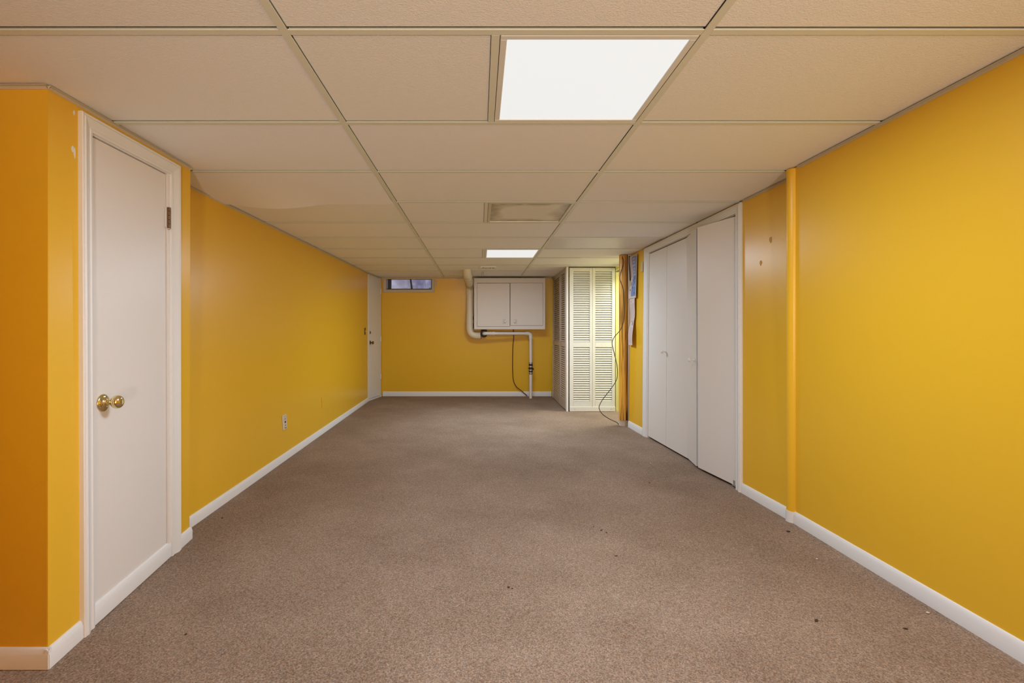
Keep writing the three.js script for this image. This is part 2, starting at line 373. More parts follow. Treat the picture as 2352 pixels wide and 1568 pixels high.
// ---------------------------------------------------------------- baseboards
const BBP = [[0, 0], [0, 0.014], [0.048, 0.014], [0.056, 0.011], [0.062, 0.010], [0.068, 0.006], [0.070, 0]];
const baseProfile = (h) => BBP.map(([p, w]) => [p * h / 0.07, w]).reverse();
function baseboard(name, W, s0, s1, h = 0.07, steps = 20, mA = 0, mB = 0) { return smesh(name, W.warp(sweep(baseProfile(h), 's', s0, s1, 0, steps, mA, mB)), M.trim); }
baseboard('baseboard_left_front', WA, 0, WA.L + 0.012, 0.066);
baseboard('baseboard_left_door', WB, -0.012, 0.146, 0.064); baseboard('baseboard_left_return', WB, 0.85, WB.L + 0.004, 0.064);
baseboard('baseboard_left', WC, 0.12, WC.L - 0.01, 0.062, 30); baseboard('baseboard_back', WE, 0.02, 2.99, 0.085);
{
  const b = baseboard('baseboard_right', WR, 0, WR.L - 0.03, 0.072, 30), p = WR.at(WR.L - 0.045, 0, -0.006), q = WR.at(WR.L - 0.042, 0.070, -0.006);
  part('rounded_end', rod([p.x, p.y, p.z], [q.x, q.y, q.z], 0.039, 0.038, 28), M.trim, b);
} baseboard('baseboard_right_near', W2, 0.02, 0.64, 0.068); baseboard('baseboard_right_far', W2, 2.56, 3.03, 0.075);

// ---------------------------------------------------------------- door 1: white flush door on the left
const CAS = [[0, 0], [0, 0.012], [0.012, 0.014], [0.016, 0.011], [0.024, 0.011], [0.044, 0.020], [0.054, 0.022], [0.060, 0.018], [0.068, 0.020], [0.072, 0.016], [0.072, 0]];
const casProfile = (w) => CAS.map(([p, q]) => [p * w / 0.072, q]);
const door1 = sgroup('door_1');
{
  part('slab', WB.warp(slab(0.214, 0.744, 0.05, 1.962, -0.045, -0.004)), M.white, door1);
  part('kick_board', WB.warp(sweep(baseProfile(0.072), 's', 0.214, 0.768, 0.004, 10).translate(0, 0, -0.004)), M.trim, door1);
  part('jamb', WB.warp(slab(0.749, 0.777, 0.0, 1.975, -0.09, 0.004)), M.white, door1);
  part('jamb', WB.warp(slab(0.196, 0.210, 0.0, 1.975, -0.09, 0.003)), M.white, door1);
  part('door_stop', WB.warp(slab(0.204, 0.776, 1.966, 1.985, -0.09, 0.003)), M.white, door1);
  part('backing', WB.warp(slab(0.19, 0.79, 0, 1.98, -0.13, -0.1)), M.dark, door1);  // near-black sheet in place of shade, darkens the gaps round the slab
  part('casing', WB.warp(sweep(casProfile(0.064), 't', 0, 1.972, 0.211, 14, 0, 1.06, -1)), M.trim, door1);
  part('casing', WB.warp(sweep(casProfile(0.076), 't', 0, 1.972, 0.770, 14, 0, 0.895, 1)), M.trim, door1);
  part('casing', WB.warp(sweep(casProfile(0.068).reverse(), 's', 0.211, 0.770, 1.972, 10, -0.941, 1.118, 1)), M.trim, door1);
  const hinge = new THREE.Group(); hinge.name = 'hinge'; door1.add(hinge); WB.place(hinge, 0.752, 1.735, 0.008);
  part('leaf', rbox(0.004, 0.026, -0.054, 0.054, -0.006, -0.002, 0.001), M.oldBrass, hinge);
  part('leaf', rbox(-0.018, -0.004, -0.054, 0.054, -0.010, -0.006, 0.001), M.white, hinge);
  for (let k = 0; k < 5; k++) part('knuckle', new THREE.CylinderGeometry(0.0075, 0.0075, 0.020, 14).translate(0, -0.044 + k * 0.022, 0), M.bronze, hinge);
  part('pin_tip', new THREE.SphereGeometry(0.006, 12, 8).translate(0, -0.058, 0), M.steel, hinge);
  const knob = new THREE.Group(); knob.name = 'door_knob'; door1.add(knob); WB.place(knob, 0.284, 0.846, -0.004);
  part('rosette', lathe([[0, 0], [0.036, 0], [0.0365, 0.003], [0.034, 0.007], [0.026, 0.010], [0.017, 0.012], [0.016, 0.017], [0.012, 0.019], [0, 0.019]], 40).rotateX(Math.PI / 2), M.brass, knob);
  part('handle', lathe([[0.0105, 0.016], [0.0095, 0.030], [0.013, 0.037], [0.021, 0.042], [0.0265, 0.050], [0.028, 0.058], [0.0265, 0.066], [0.021, 0.073], [0.013, 0.0765], [0.011, 0.0755], [0, 0.0755]], 40).rotateX(Math.PI / 2), M.brass, knob);
  part('latch_plate', WB.warp(slab(0.2085, 0.2145, 0.815, 0.872, -0.02, -0.002)), M.black, door1, 'dark latch plate in the door edge');
}
// chipped paint beside the casing
for (const [s, t, w, h] of [[0.126, 2.022, 0.012, 0.022], [0.118, 1.868, 0.016, 0.034], [0.128, 1.855, 0.010, 0.05]]) {
  const sh = new THREE.Shape(); for (let k = 0; k < 9; k++) { const a = k / 9 * 6.283, r = 0.32 + rnd() * 0.22; sh[k ? 'lineTo' : 'moveTo'](s + Math.cos(a) * r * w, t + Math.sin(a) * r * h); }
  part('paint_chip', WB.warp(new THREE.ExtrudeGeometry(sh, { depth: 0.0012, bevelEnabled: false })), M.chip, wallLeftDoor, 'white chip where the yellow paint has come off');
}
for (const [s, t, w, h] of [[0.313, 1.735, 0.030, 0.040], [0.418, 1.598, 0.026, 0.034]]) {
  const sh = new THREE.Shape(); for (let k = 0; k < 8; k++) { const a = k / 8 * 6.283, r = 0.40 + rnd() * 0.18; sh[k ? 'lineTo' : 'moveTo'](s + Math.cos(a) * r * w, t + Math.sin(a) * r * h); }
  part('tape_residue', W2.warp(new THREE.ExtrudeGeometry(sh, { depth: 0.0008, bevelEnabled: false })), M.residue, wallRightFar, 'dull brown patch left by tape');
}

// ---------------------------------------------------------------- door 2: white door at the back left corner
const door2 = sgroup('door_2');
{
  part('slab', WD.warp(slab(0.046, 0.600, 0.030, 2.058, -0.045, -0.006)), M.white, door2);
  part('casing', WD.warp(slab(-0.006, 0.038, 0, 2.055, -0.05, 0.014)), M.trim, door2);
  part('jamb', WD.warp(slab(0.606, 0.640, 0, 2.06, -0.05, -0.002)), M.trim, door2);
  part('threshold', WD.warp(slab(0.03, 0.63, 0, 0.022, -0.05, 0.012)), M.trim, door2);
  for (const t of [1.84, 1.02, 0.36]) {
    const h = new THREE.Group(); h.name = 'hinge'; door2.add(h); WD.place(h, 0.604, t, 0.004);
    part('knuckle', new THREE.CylinderGeometry(0.009, 0.009, 0.09, 12), M.trim, h);
    part('leaf', rbox(0.002, 0.028, -0.045, 0.045, -0.006, -0.001, 0.001), M.trim, h);
  }
  const k = new THREE.Group(); k.name = 'door_knob'; door2.add(k); WD.place(k, 0.105, 0.965, -0.006);
  part('rosette', lathe([[0, 0], [0.033, 0], [0.032, 0.006], [0.014, 0.012], [0, 0.012]], 28).rotateX(Math.PI / 2), M.bronze, k);
  part('handle', lathe([[0.010, 0.010], [0.010, 0.030], [0.022, 0.038], [0.027, 0.050], [0.022, 0.062], [0, 0.066]], 28).rotateX(Math.PI / 2), M.bronze, k);
  const d = new THREE.Group(); d.name = 'deadbolt'; door2.add(d); WD.place(d, 0.085, 1.13, -0.006);
  part('rose', lathe([[0, 0], [0.030, 0], [0.028, 0.010], [0, 0.012]], 24).rotateX(Math.PI / 2), M.oldBrass, d);
  part('thumb_turn', rbox(-0.005, 0.005, -0.016, 0.016, 0.010, 0.026, 0.002), M.oldBrass, d);
}
{
  const t = thing('switch_plate', 'narrow bronze plate on the yellow wall beside the back left door', 'switch plate');
  WC.place(t, 5.075, 1.15, 0.0005);
  part('plate', rbox(-0.036, 0.036, -0.055, 0.055, 0, 0.006, 0.003), M.bronze, t);
  part('toggle', rbox(-0.005, 0.005, -0.011, 0.011, 0.006, 0.018, 0.002), M.plate, t);
}
{
  const t = thing('wall_outlet', 'beige electrical outlet with dark slots low on the left yellow wall', 'outlet');
  WC.place(t, 1.782, 0.332, 0.0005);
  part('plate', rbox(-0.048, 0.048, -0.066, 0.066, 0, 0.007, 0.003), M.plate, t);
  for (const y of [-0.028, 0.028]) {
    const r = part('receptacle', rbox(-0.022, 0.022, y - 0.020, y + 0.020, 0.006, 0.010, 0.004), M.stain, t);
    for (const x of [-0.008, 0.008]) part('slot', box(x - 0.002, x + 0.002, y - 0.006, y + 0.008, 0.0095, 0.0108), M.black, r);
  }
  part('broken_gap', rbox(-0.010, 0.026, -0.056, 0.050, 0.0062, 0.0078, 0.0005), M.bronze, t);
}
{
  const t = thing('cover_plate', 'blank wall plate painted over in yellow, low on the left wall', 'wall plate');
  WC.place(t, 2.895, 0.345, 0.0002);
  part('plate', rbox(-0.04, 0.04, -0.062, 0.062, 0, 0.006, 0.003), M.wall, t);
  part('screw', new THREE.CylinderGeometry(0.004, 0.004, 0.003, 10).rotateX(Math.PI / 2).translate(0, 0, 0.006), M.wall, t);
}

// ---------------------------------------------------------------- door 3: bifold closet doors on the right
const door3 = sgroup('door_3');
{
  const flat = (s0, s1) => slab(s0, s1, 0.02, 1.985, -0.034, -0.004);
  const knobAt = (p, s, t, w) => {
    const k = new THREE.Group(); k.name = 'knob'; p.add(k); W2.place(k, s, t, w);
    const g = lathe([[0.012, 0], [0.012, 0.003], [0.006, 0.005], [0.0055, 0.022], [0.013, 0.030], [0.017, 0.038], [0.015, 0.046], [0.008, 0.050], [0, 0.0505]], 24).rotateX(Math.PI / 2);
    part('pull', g, M.pvcWhite, k);
  };
  const pA = part('bifold_panel', W2.warp(flat(1.966, 2.428)), M.white, door3);
  const pB = part('bifold_panel', W2.warp(flat(1.500, 1.960)), M.white, door3);
  const pC = part('bifold_panel', W2.warp(board([[1.246, 0.02, 0.040], [1.497, 0.02, -0.006], [1.540, 1.985, -0.006], [1.146, 1.985, 0.094]], [[1.250, 0.02, 0.010], [1.497, 0.02, -0.036], [1.540, 1.985, -0.036], [1.150, 1.985, 0.064]])), M.white, door3);
  const pD = part('bifold_panel', W2.warp(board([[0.722, 0.02, -0.004], [1.212, 0.02, 0.042], [1.110, 1.985, 0.098], [0.722, 1.985, -0.004]], [[0.722, 0.02, -0.034], [1.212, 0.02, 0.012], [1.110, 1.985, 0.068], [0.722, 1.985, -0.034]])), M.white, door3);
  knobAt(door3, 1.975, 0.945, -0.004); knobAt(door3, 1.235, 0.905, 0.065);
  part('casing', W2.warp(sweep(casProfile(0.07), 't', 0, 2.0, 0.705, 14, 0, 0.886, -1)), M.trim, door3);
  part('casing', W2.warp(sweep(casProfile(0.09), 't', 0, 2.0, 2.452, 14, 0, 0.689, 1)), M.trim, door3);
  part('casing', W2.warp(sweep(casProfile(0.062).reverse(), 's', 0.705, 2.452, 2.0, 16, -1.129, 1.452, 1)), M.trim, door3);
  part('jamb', W2.warp(slab(2.434, 2.456, 0, 2.0, -0.1, 0.006)), M.trim, door3);
  part('jamb', W2.warp(slab(0.698, 0.714, 0, 2.0, -0.1, 0.006)), M.trim, door3);
  part('track', W2.warp(slab(0.714, 2.434, 1.993, 2.005, -0.06, 0.0)), M.jamb, door3);
  part('bottom_pivot', W2.warp(merge([slab(0.735, 0.75, 0.014, 0.055, -0.004, 0.004), slab(0.722, 0.765, 0.014, 0.022, -0.004, 0.006)])), M.steel, door3);
}
{
  const t = thing('tape_strip', 'yellowed strip of tape stuck on the white closet door casing', 'tape');
  W2.place(t, 2.60, 1.872, 0.0185);
  part('strip', rbox(-0.035, 0.035, -0.055, 0.055, 0, 0.0012, 0.0005), M.tape, t);
}

// ---------------------------------------------------------------- window 1 in the back wall, with the well outside
const window1 = sgroup('window_1');
{
  const fp = [[0, 0], [0, 0.006], [0.008, 0.014], [0.044, 0.018], [0.052, 0.010], [0.052, 0]];
  part('window_trim', WE.warp(sweep(fp.slice().reverse().map(([p, w]) => [-p, w]).reverse(), 's', 0.072, 0.870, 1.877, 8, 1, -1, 1)), M.beige, window1);
  part('window_trim', WE.warp(sweep(fp, 't', 1.877, 2.054, 0.072, 4, -1, 0, -1)), M.beige, window1);
  part('window_trim', WE.warp(sweep(fp, 't', 1.877, 2.054, 0.870, 4, -1, 0, 1)), M.beige, window1);
  part('window_frame', WE.warp(merge([slab(0.072, 0.87, 1.874, 1.888, -0.10, -0.06), slab(0.072, 0.87, 2.048, 2.054, -0.10, -0.06), slab(0.095, 0.150, 1.88, 2.054, -0.10, -0.06), slab(0.852, 0.87, 1.88, 2.054, -0.10, -0.06)])), M.black, window1);
  part('mullion', WE.warp(board([[0.502, 1.882, -0.05], [0.528, 1.882, -0.05], [0.504, 2.054, -0.05], [0.478, 2.054, -0.05]], [[0.502, 1.882, -0.08], [0.528, 1.882, -0.08], [0.504, 2.054, -0.08], [0.478, 2.054, -0.08]], 1)), M.black, window1);
  part('reveal', WE.warp(merge([slab(0.070, 0.074, 1.874, 2.054, -0.2, 0), slab(0.868, 0.872, 1.874, 2.054, -0.2, 0), slab(0.07, 0.872, 1.870, 1.875, -0.2, 0)])), M.trim, window1);
  part('window_pane', WE.warp(slab(0.150, 0.490, 1.886, 2.05, -0.084, -0.080)), M.glass, window1);
  part('window_pane', WE.warp(slab(0.515, 0.852, 1.886, 2.05, -0.084, -0.080)), M.glass, window1);
  part('catch', WE.warp(slab(0.826, 0.838, 1.886, 1.905, -0.06, -0.045)), M.black, window1);
}
{ // window well outside: pale corrugated wall, open to the sky
  const a = noise(7, 71), b = noise(24, 72);
  const m = std(0xffffff, 0.8, { map: texture(256, 256, (u, v) => { const k = (a(u, v) - 0.5) * 60 + (b(u, v) - 0.5) * 50; return [176 + k, 182 + k, 214 + k]; }, true, 1.2) });
  smesh('wall_window_well', merge([mbox(-2.3, -0.2, 1.2, 2.55, -9.32, -9.22), mbox(-2.35, -2.25, 1.2, 2.55, -9.3, -8.66), mbox(-0.25, -0.15, 1.2, 2.55, -9.3, -8.66), mbox(-2.3, -0.2, 1.2, 1.4, -9.3, -8.66)]), m);
}
{
  const t = thing('tape_strip', 'scrap of beige tape at the upper right of the window trim', 'tape');
  WE.place(t, 0.945, 1.985, 0.0005);
  part('strip', rbox(-0.014, 0.014, -0.055, 0.055, 0, 0.001, 0.0004), M.beige, t);
}

// ---------------------------------------------------------------- wall cabinet
{
  const t = thing('hanging_cabinet', 'white two-door cabinet hung high on the back wall', 'cabinet');
  t.position.set(0.508, 1.184, -8.12);
  const w = 0.596, h = 0.860;
  part('carcass', merge([mbox(-w, w, 0, 0.018, -0.28, -0.02), mbox(-w, w, h - 0.018, h, -0.28, -0.02), mbox(-w, -w + 0.018, 0, h, -0.28, -0.02), mbox(w - 0.018, w, 0, h, -0.28, -0.02), mbox(-w, w, 0, h, -0.29, -0.28)]), M.cabinet, t);
  part('face_frame', merge([mbox(-w, 0.006, 0, 0.044, -0.02, 0), mbox(0.006, w, 0, 0.062, -0.02, 0), mbox(-w, w, 0.779, h, -0.02, 0), mbox(-w, -0.5475, 0.044, 0.779, -0.02, 0), mbox(0.563, w, 0.062, 0.779, -0.02, 0)]), M.cabinet, t);
  for (const [x0, x1, y0, y1, kx, px] of [[-0.5446, 0.003, 0.0474, 0.772, -0.0764, -0.092], [0.0114, 0.560, 0.0657, 0.775, 0.0845, 0.102]]) {
    const d = part('door', rbox(x0, x1, y0, y1, -0.012, 0.008, 0.003), M.cabinet, t);
    part('stain_patch', rbox(px - 0.026, px + 0.026, 0.088, 0.172, 0.0078, 0.0086, 0.0003), M.stain, d, 'grubby square behind the knob');
    part('knob', lathe([[0.014, 0], [0.013, 0.004], [0.008, 0.007], [0.008, 0.016], [0.016, 0.021], [0.018, 0.027], [0.014, 0.031], [0.006, 0.032], [0, 0.030]], 24).rotateX(Math.PI / 2).translate(kx, 0.131, 0.008), M.pvcWhite, d);
    const hx = kx < 0 ? x0 - 0.005 : x1 + 0.005;
    for (const y of [y0 + 0.06, y1 - 0.06]) part('hinge', rod([hx, y - 0.03, 0.001], [hx, y + 0.03, 0.001], 0.004, 0.004, 10), M.stain, d);
  }
}

// ---------------------------------------------------------------- drain pipes on the back wall
{
  const t = thing('drain_pipe', 'thick cream plastic pipe coming from the ceiling and bending left of the cabinet', 'pipe');
  const P = [-0.164, 0, -8.3], r = 0.057;
  const curve = (pts, rad, seg) => tube(pts, rad, seg, 24);
  part('upper_elbow', curve([[-0.184, 2.10, -7.29], [-0.184, 2.055, -7.30], [-0.183, 2.015, -7.36], [-0.182, 2.000, -7.46], [-0.181, 1.996, -7.52]], 0.064, 24), M.pvc, t);
  part('sloping_run', rod([-0.181, 1.997, -7.50], [-0.166, 1.925, -8.20], r, r, 28), M.pvc, t);
  part('lower_elbow', curve([[-0.168, 1.935, -8.10], [-0.166, 1.918, -8.22], [-0.1645, 1.880, -8.285], [-0.1645, 1.82, -8.30]], 0.062, 24), M.pvc, t);
  part('vertical_run', rod([-0.1645, 1.83, -8.30], [-0.1645, 1.27, -8.30], r, r, 28), M.pvc, t);
  part('bottom_elbow', curve([[-0.1645, 1.30, -8.30], [-0.1645, 1.22, -8.30], [-0.150, 1.140, -8.30], [-0.105, 1.092, -8.30], [-0.04, 1.078, -8.295], [0.030, 1.078, -8.28]], 0.060, 36), M.pvc, t);
  for (const [y, h, k] of [[1.86, 0.02, 0.066], [1.81, 0.05, 0.0635], [1.43, 0.05, 0.0635], [1.32, 0.06, 0.0645]]) part('collar', rod([-0.1645, y - h / 2, -8.30], [-0.1645, y + h / 2, -8.30], k, k, 28), M.pvc, t);
  part('collar', rod([-0.1812, 1.999, -7.485], [-0.1805, 1.996, -7.515], 0.068, 0.068, 28), M.pvc, t);
  part('strap', merge([box(-0.104, -0.091, 1.20, 1.44, -8.33, -8.29), box(-0.104, -0.0885, 1.25, 1.27, -8.325, -8.28), box(-0.104, -0.0885, 1.36, 1.38, -8.325, -8.28)].map(metric)), M.black, t);
}
{
  const t = thing('pump_pipe', 'thin white plastic pipe running under the cabinet and down to the carpet', 'pipe');
  const r = 0.025;
  part('rubber_boot', merge([lathe([[0.02, 0], [0.052, 0], [0.062, -0.02], [0.060, -0.06], [0.045, -0.09], [0.02, -0.1]], 28).rotateX(Math.PI / 2).translate(0.078, 1.108, -8.19), rbox(0.03, 0.13, 1.13, 1.178, -8.29, -8.22, 0.01)]), M.rubber, t, 'black rubber boot joining the thick pipe');
  part('elbow', tube([[0.078, 1.110, -8.20], [0.078, 1.111, -8.17], [0.090, 1.112, -8.145], [0.120, 1.1135, -8.14], [0.17, 1.1135, -8.14]], 0.028, 24, 18), M.pvcWhite, t);
  part('horizontal_run', rod([0.15, 1.1135, -8.14], [0.82, 1.1135, -8.24], r, r, 20), M.pvcWhite, t);
  for (const x of [0.185, 0.225, 0.250]) { const z = -8.14 - (x - 0.15) * 0.149; part('coupling', rod([x - 0.012, 1.1135, z], [x + 0.014, 1.1135, z - 0.004], 0.0315, 0.0315, 20), M.pvcWhite, t); }
  part('corner_elbow', tube([[0.79, 1.1135, -8.235], [0.835, 1.112, -8.243], [0.868, 1.092, -8.25], [0.876, 1.055, -8.252], [0.876, 1.02, -8.253]], 0.031, 30, 18), M.pvcWhite, t);
  part('vertical_run', rod([0.876, 1.04, -8.253], [0.880, 0.60, -8.27], r, r, 20), M.pvcWhite, t);
  const v = part('check_valve', rod([0.880, 0.62, -8.27], [0.8805, 0.42, -8.28], 0.030, 0.030, 20), M.rubber, t, 'black check valve');
  for (const [y, k, m] of [[0.606, 0.034, M.steel], [0.575, 0.036, M.rubber], [0.548, 0.033, M.steel], [0.515, 0.043, M.rubber], [0.488, 0.036, M.steel], [0.468, 0.036, M.rubber], [0.440, 0.034, M.steel]]) part('band', rod([0.880, y - 0.010, -8.272], [0.880, y + 0.010, -8.272], k, k, 20), m, v);
  part('valve_ear', rbox(0.905, 0.932, 0.488, 0.52, -8.285, -8.255, 0.006), M.rubber, v);
  part('foot_run', rod([0.8805, 0.43, -8.28], [0.882, 0.0, -8.30], r, r, 20), M.pvcWhite, t);
}
{
  const t = thing('power_cord', 'thin dark red cord hanging from under the cabinet to the foot of the thin pipe', 'cord');
  const zAt = (y, o) => -8.58 + 0.22 * y / H + o;
  part('cable', tube([[0.594, 1.19], [0.601, 1.064], [0.588, 0.86], [0.586, 0.64], [0.588, 0.45], [0.609, 0.257], [0.662, 0.166], [0.738, 0.105], [0.80, 0.052], [0.845, 0.012]].map(([x, y]) => [x, y, zAt(y, y < 0.2 ? 0.045 : 0.012)]), 0.0075, 90, 8), M.cord, t);
}

// ---------------------------------------------------------------- ceiling register
{
  const t = thing('ceiling_vent', 'small slotted air vent in the ceiling in front of the cabinet', 'vent');
  t.position.set(0.129, H + 0.003, -7.02);
  part('frame', merge([rbox(-0.118, 0.118, -0.012, 0.002, 0.07, 0.115), rbox(-0.118, 0.118, -0.012, 0.002, -0.115, -0.07), rbox(-0.118, -0.088, -0.012, 0.002, -0.075, 0.075), rbox(0.088, 0.118, -0.012, 0.002, -0.075, 0.075)]), M.frame, t);
  part('shade_sheet', box(-0.09, 0.09, 0.0006, 0.0016, -0.075, 0.075), M.dark, t);  // flat near-black sheet stands in for the shade between the slats
  for (const [x, w] of [[-0.050, 0.014], [-0.022, 0.010], [0.0, 0.016], [0.024, 0.010], [0.048, 0.012]]) part('slat', box(x - w / 2, x + w / 2, -0.010, 0.0, -0.072, 0.072), M.frame, t);
}

// ---------------------------------------------------------------- louvred doors
const slatGeos = {};
function louvrePanel(w, stileL, stileR, mat, full) {
  const g = new THREE.Group(); g.name = 'louvre_panel';
  const d = 0.014, T = 2.055, B = 0.012;
  part('stile', rbox(0, stileL, B, T, -d, d, 0.003), mat, g); part('stile', rbox(w - stileR, w, B, T, -d, d, 0.003), mat, g);
  part('rail', rbox(stileL, w - stileR, 2.006, T, -d, d, 0.002), mat, g);
  part('rail', rbox(stileL, w - stileR, 0.921, 0.994, -d, d, 0.002), mat, g);
  part('rail', rbox(stileL, w - stileR, B, 0.141, -d, d, 0.002), mat, g);
  const sw = w - stileL - stileR, key = sw.toFixed(3);
  const sg = slatGeos[key] ??= rbox(-sw / 2, sw / 2, -0.003, 0.003, -0.0175, 0.0175, 0.0018).rotateX(0.90);
  for (const [y0, y1, n] of [[0.997, 2.004, 31], [0.144, 0.919, 24]])
    for (let k = 0; k < n; k++) { const m = part('slat', sg, mat, g); m.position.set(stileL + sw / 2, y0 + (y1 - y0) * (k + 0.5) / n, 0); }
  return g;
}
const door4 = sgroup('door_4');
{
  door4.position.set(1.292, 0, -6.93);
  const a = louvrePanel(0.325, 0.055, 0.036, M.louvre), b = louvrePanel(0.322, 0.040, 0.044, M.louvre);
  door4.add(a); door4.add(b); b.position.x = 0.328;
  part('kick_board', rbox(0.0, 0.652, 0.004, 0.068, 0.014, 0.022, 0.002), M.louvre, door4);
  for (const x of [0.07, 0.59]) part('screw', new THREE.CylinderGeometry(0.006, 0.006, 0.003, 10).rotateX(Math.PI / 2).translate(x, 0.038, 0.0225), M.steel, door4);
}
const door5 = sgroup('door_5');
{
  const mk = (x0, z0, x1, z1, mat) => {
    const w = Math.hypot(x1 - x0, z1 - z0), p = louvrePanel(w, 0.06, 0.06, mat);
    p.position.set(x0, 0, z0); p.rotation.y = Math.atan2(-(z1 - z0), x1 - x0); door5.add(p);
  };
  mk(1.282, -8.31, 1.262, -7.505, M.louvreShaded); mk(1.262, -7.495, 1.262, -7.02, M.louvreShaded);
  part('corner_post', rbox(1.246, 1.275, 0, H, -6.985, -6.915, 0.003), M.white, door5);
  part('jamb', rbox(1.280, 1.300, 0, H, -8.47, -8.36, 0.003), M.white, door5);
  for (const y of [1.86, 1.06, 0.16]) part('hinge', rbox(1.262, 1.270, y - 0.04, y + 0.04, -7.012, -6.99, 0.002), M.brass, door5);
}

// ---------------------------------------------------------------- rough wooden post
{
  const a = noise(20, 81), b = noise(60, 82), c = noise(6, 83), kn = noise(12, 84);
  const map = texture(256, 1024, (u, v) => {
    const streak = a(u, v * 0.1) * 0.55 + b(u, v * 0.16) * 0.45, d = Math.min(Math.abs(u - 0.06), 1 - Math.abs(u - 0.06));
    const heart = Math.exp(-Math.pow((d + (c(0.3, v * 2) - 0.5) * 0.05) / 0.075, 2)), low = Math.max(0, 1 - v / 0.10);
    let k = heart * (0.25 + 1.5 * Math.max(0, streak - 0.30)) * (0.55 + 0.8 * c(u * 2, v)) + Math.max(0, streak - 0.52) * 1.7 + low * Math.max(0, streak - 0.35) * 2.2;
    k = Math.min(1, k + Math.max(0, kn(u, v) - 0.80) * 2.5 * (heart + 0.15));
    return [236 - 172 * k, 178 - 150 * k, 66 - 55 * k];
  }, true, 1, 1);
  M.wood = std(0xffffff, 0.33, { map });
  M.woodEnd = std(L3(0.62, 0.52, 0.40), 0.8);
  const t = thing('wooden_post', 'varnished rough tree-trunk post standing at the end of the right wall', 'post');
  t.position.set(1.765, 0, -5.905);
  const geo = new THREE.CylinderGeometry(0.055, 0.060, H - 0.07, 36, 60, true).translate(0, (H - 0.07) / 2 + 0.07, 0), p = geo.attributes.position, w1 = noise(9, 85), w2 = noise(5, 86);
  for (let i = 0; i < p.count; i++) {
    const y = p.getY(i), an = Math.atan2(p.getZ(i), p.getX(i)) / 6.2832 + 0.5, k = 1 + (w1(an, y * 0.12) - 0.5) * 0.14 + (w2(an, y * 0.5) - 0.5) * 0.07;
    p.setX(i, p.getX(i) * k); p.setZ(i, p.getZ(i) * k);
  }
  geo.computeVertexNormals(); part('trunk', geo, M.wood, t);
  geo.rotateY(0); const foot = [];
  for (let k = 0; k < 26; k++) { const an = k / 26 * 6.2832, r = 0.050 + rnd() * 0.006, h = 0.07 + rnd() * 0.06; foot.push(new THREE.CylinderGeometry(0.004, 0.009, h, 6).translate(Math.cos(an) * r, h / 2, Math.sin(an) * r)); }
  foot.push(new THREE.CylinderGeometry(0.05, 0.05, 0.1, 24).translate(0, 0.05, 0));
  part('frayed_foot', merge(foot), M.woodEnd, t, 'pale frayed foot of the post');
}
{
  const t = thing('cable', 'long dark cable looping down the front of the wooden post', 'cable');
  const px = [[1429, 589], [1433, 603], [1427, 622], [1424, 640], [1431, 662], [1433.5, 690], [1432.5, 735], [1425, 757], [1411, 774], [1406, 786], [1411, 812], [1417, 838], [1418.5, 856], [1416, 872], [1403, 893], [1388, 912], [1379, 926], [1376, 936], [1382, 949], [1400, 962], [1415, 969]];
  // measured in metres on the plane just in front of the post
  part('wire', tube(px.map(([x, y]) => { const d = 5.825; return [(x - 1101) / 1110 * d, EYE + (762 - y) / 1110 * d, -d]; }).concat([[1.69, 0.02, -5.86]]), 0.0044, 160, 8), M.black, t);
}
{
  const t = thing('cable', 'short black cable hanging between the wooden post and the newspaper', 'cable');
  part('wire', tube([[1.812, 2.06, -5.836], [1.810, 1.98, -5.836], [1.814, 1.90, -5.836], [1.820, 1.82, -5.838], [1.822, 1.76, -5.838]], 0.007, 30, 8), M.black, t);
}

// ---------------------------------------------------------------- newspaper pages pinned to the right wall
function page(name, label, W, s0, s1, t0, t1, wf, draw, cw, ch) {
  const cv = document.createElement('canvas'); cv.width = cw; cv.height = ch; draw(cv.getContext('2d'), cw, ch);
  const tx = new THREE.CanvasTexture(cv); tx.colorSpace = THREE.SRGBColorSpace; tx.magFilter = THREE.LinearFilter;
  const g = new THREE.BoxGeometry(1, 1, 0.0014, 6, 24, 1), p = g.attributes.position, uv = g.attributes.uv;
  for (let i = 0; i < p.count; i++) {
    const u = p.getX(i) + 0.5, v = p.getY(i) + 0.5; uv.setXY(i, 1 - u, v);
    const [ds, w] = wf(u, v); p.setXYZ(i, s0 + (s1 - s0) * u + ds, t0 + (t1 - t0) * v, w + p.getZ(i));
  }
  const t = thing(name, label, 'newspaper');
  part('sheet', W.warp(g), std(0xffffff, 0.85, { map: tx }), t);
}
const lines = (c, x, y, w, h, step, col) => { c.fillStyle = col; let s = 3; for (let j = y; j < y + h; j += step) { let i = x; while (i < x + w) { s = (s * 16807) % 2147483647; const l = 3 + s % 9; c.fillRect(i, j, Math.min(l, x + w - i), step * 0.5); i += l + 2; } } };
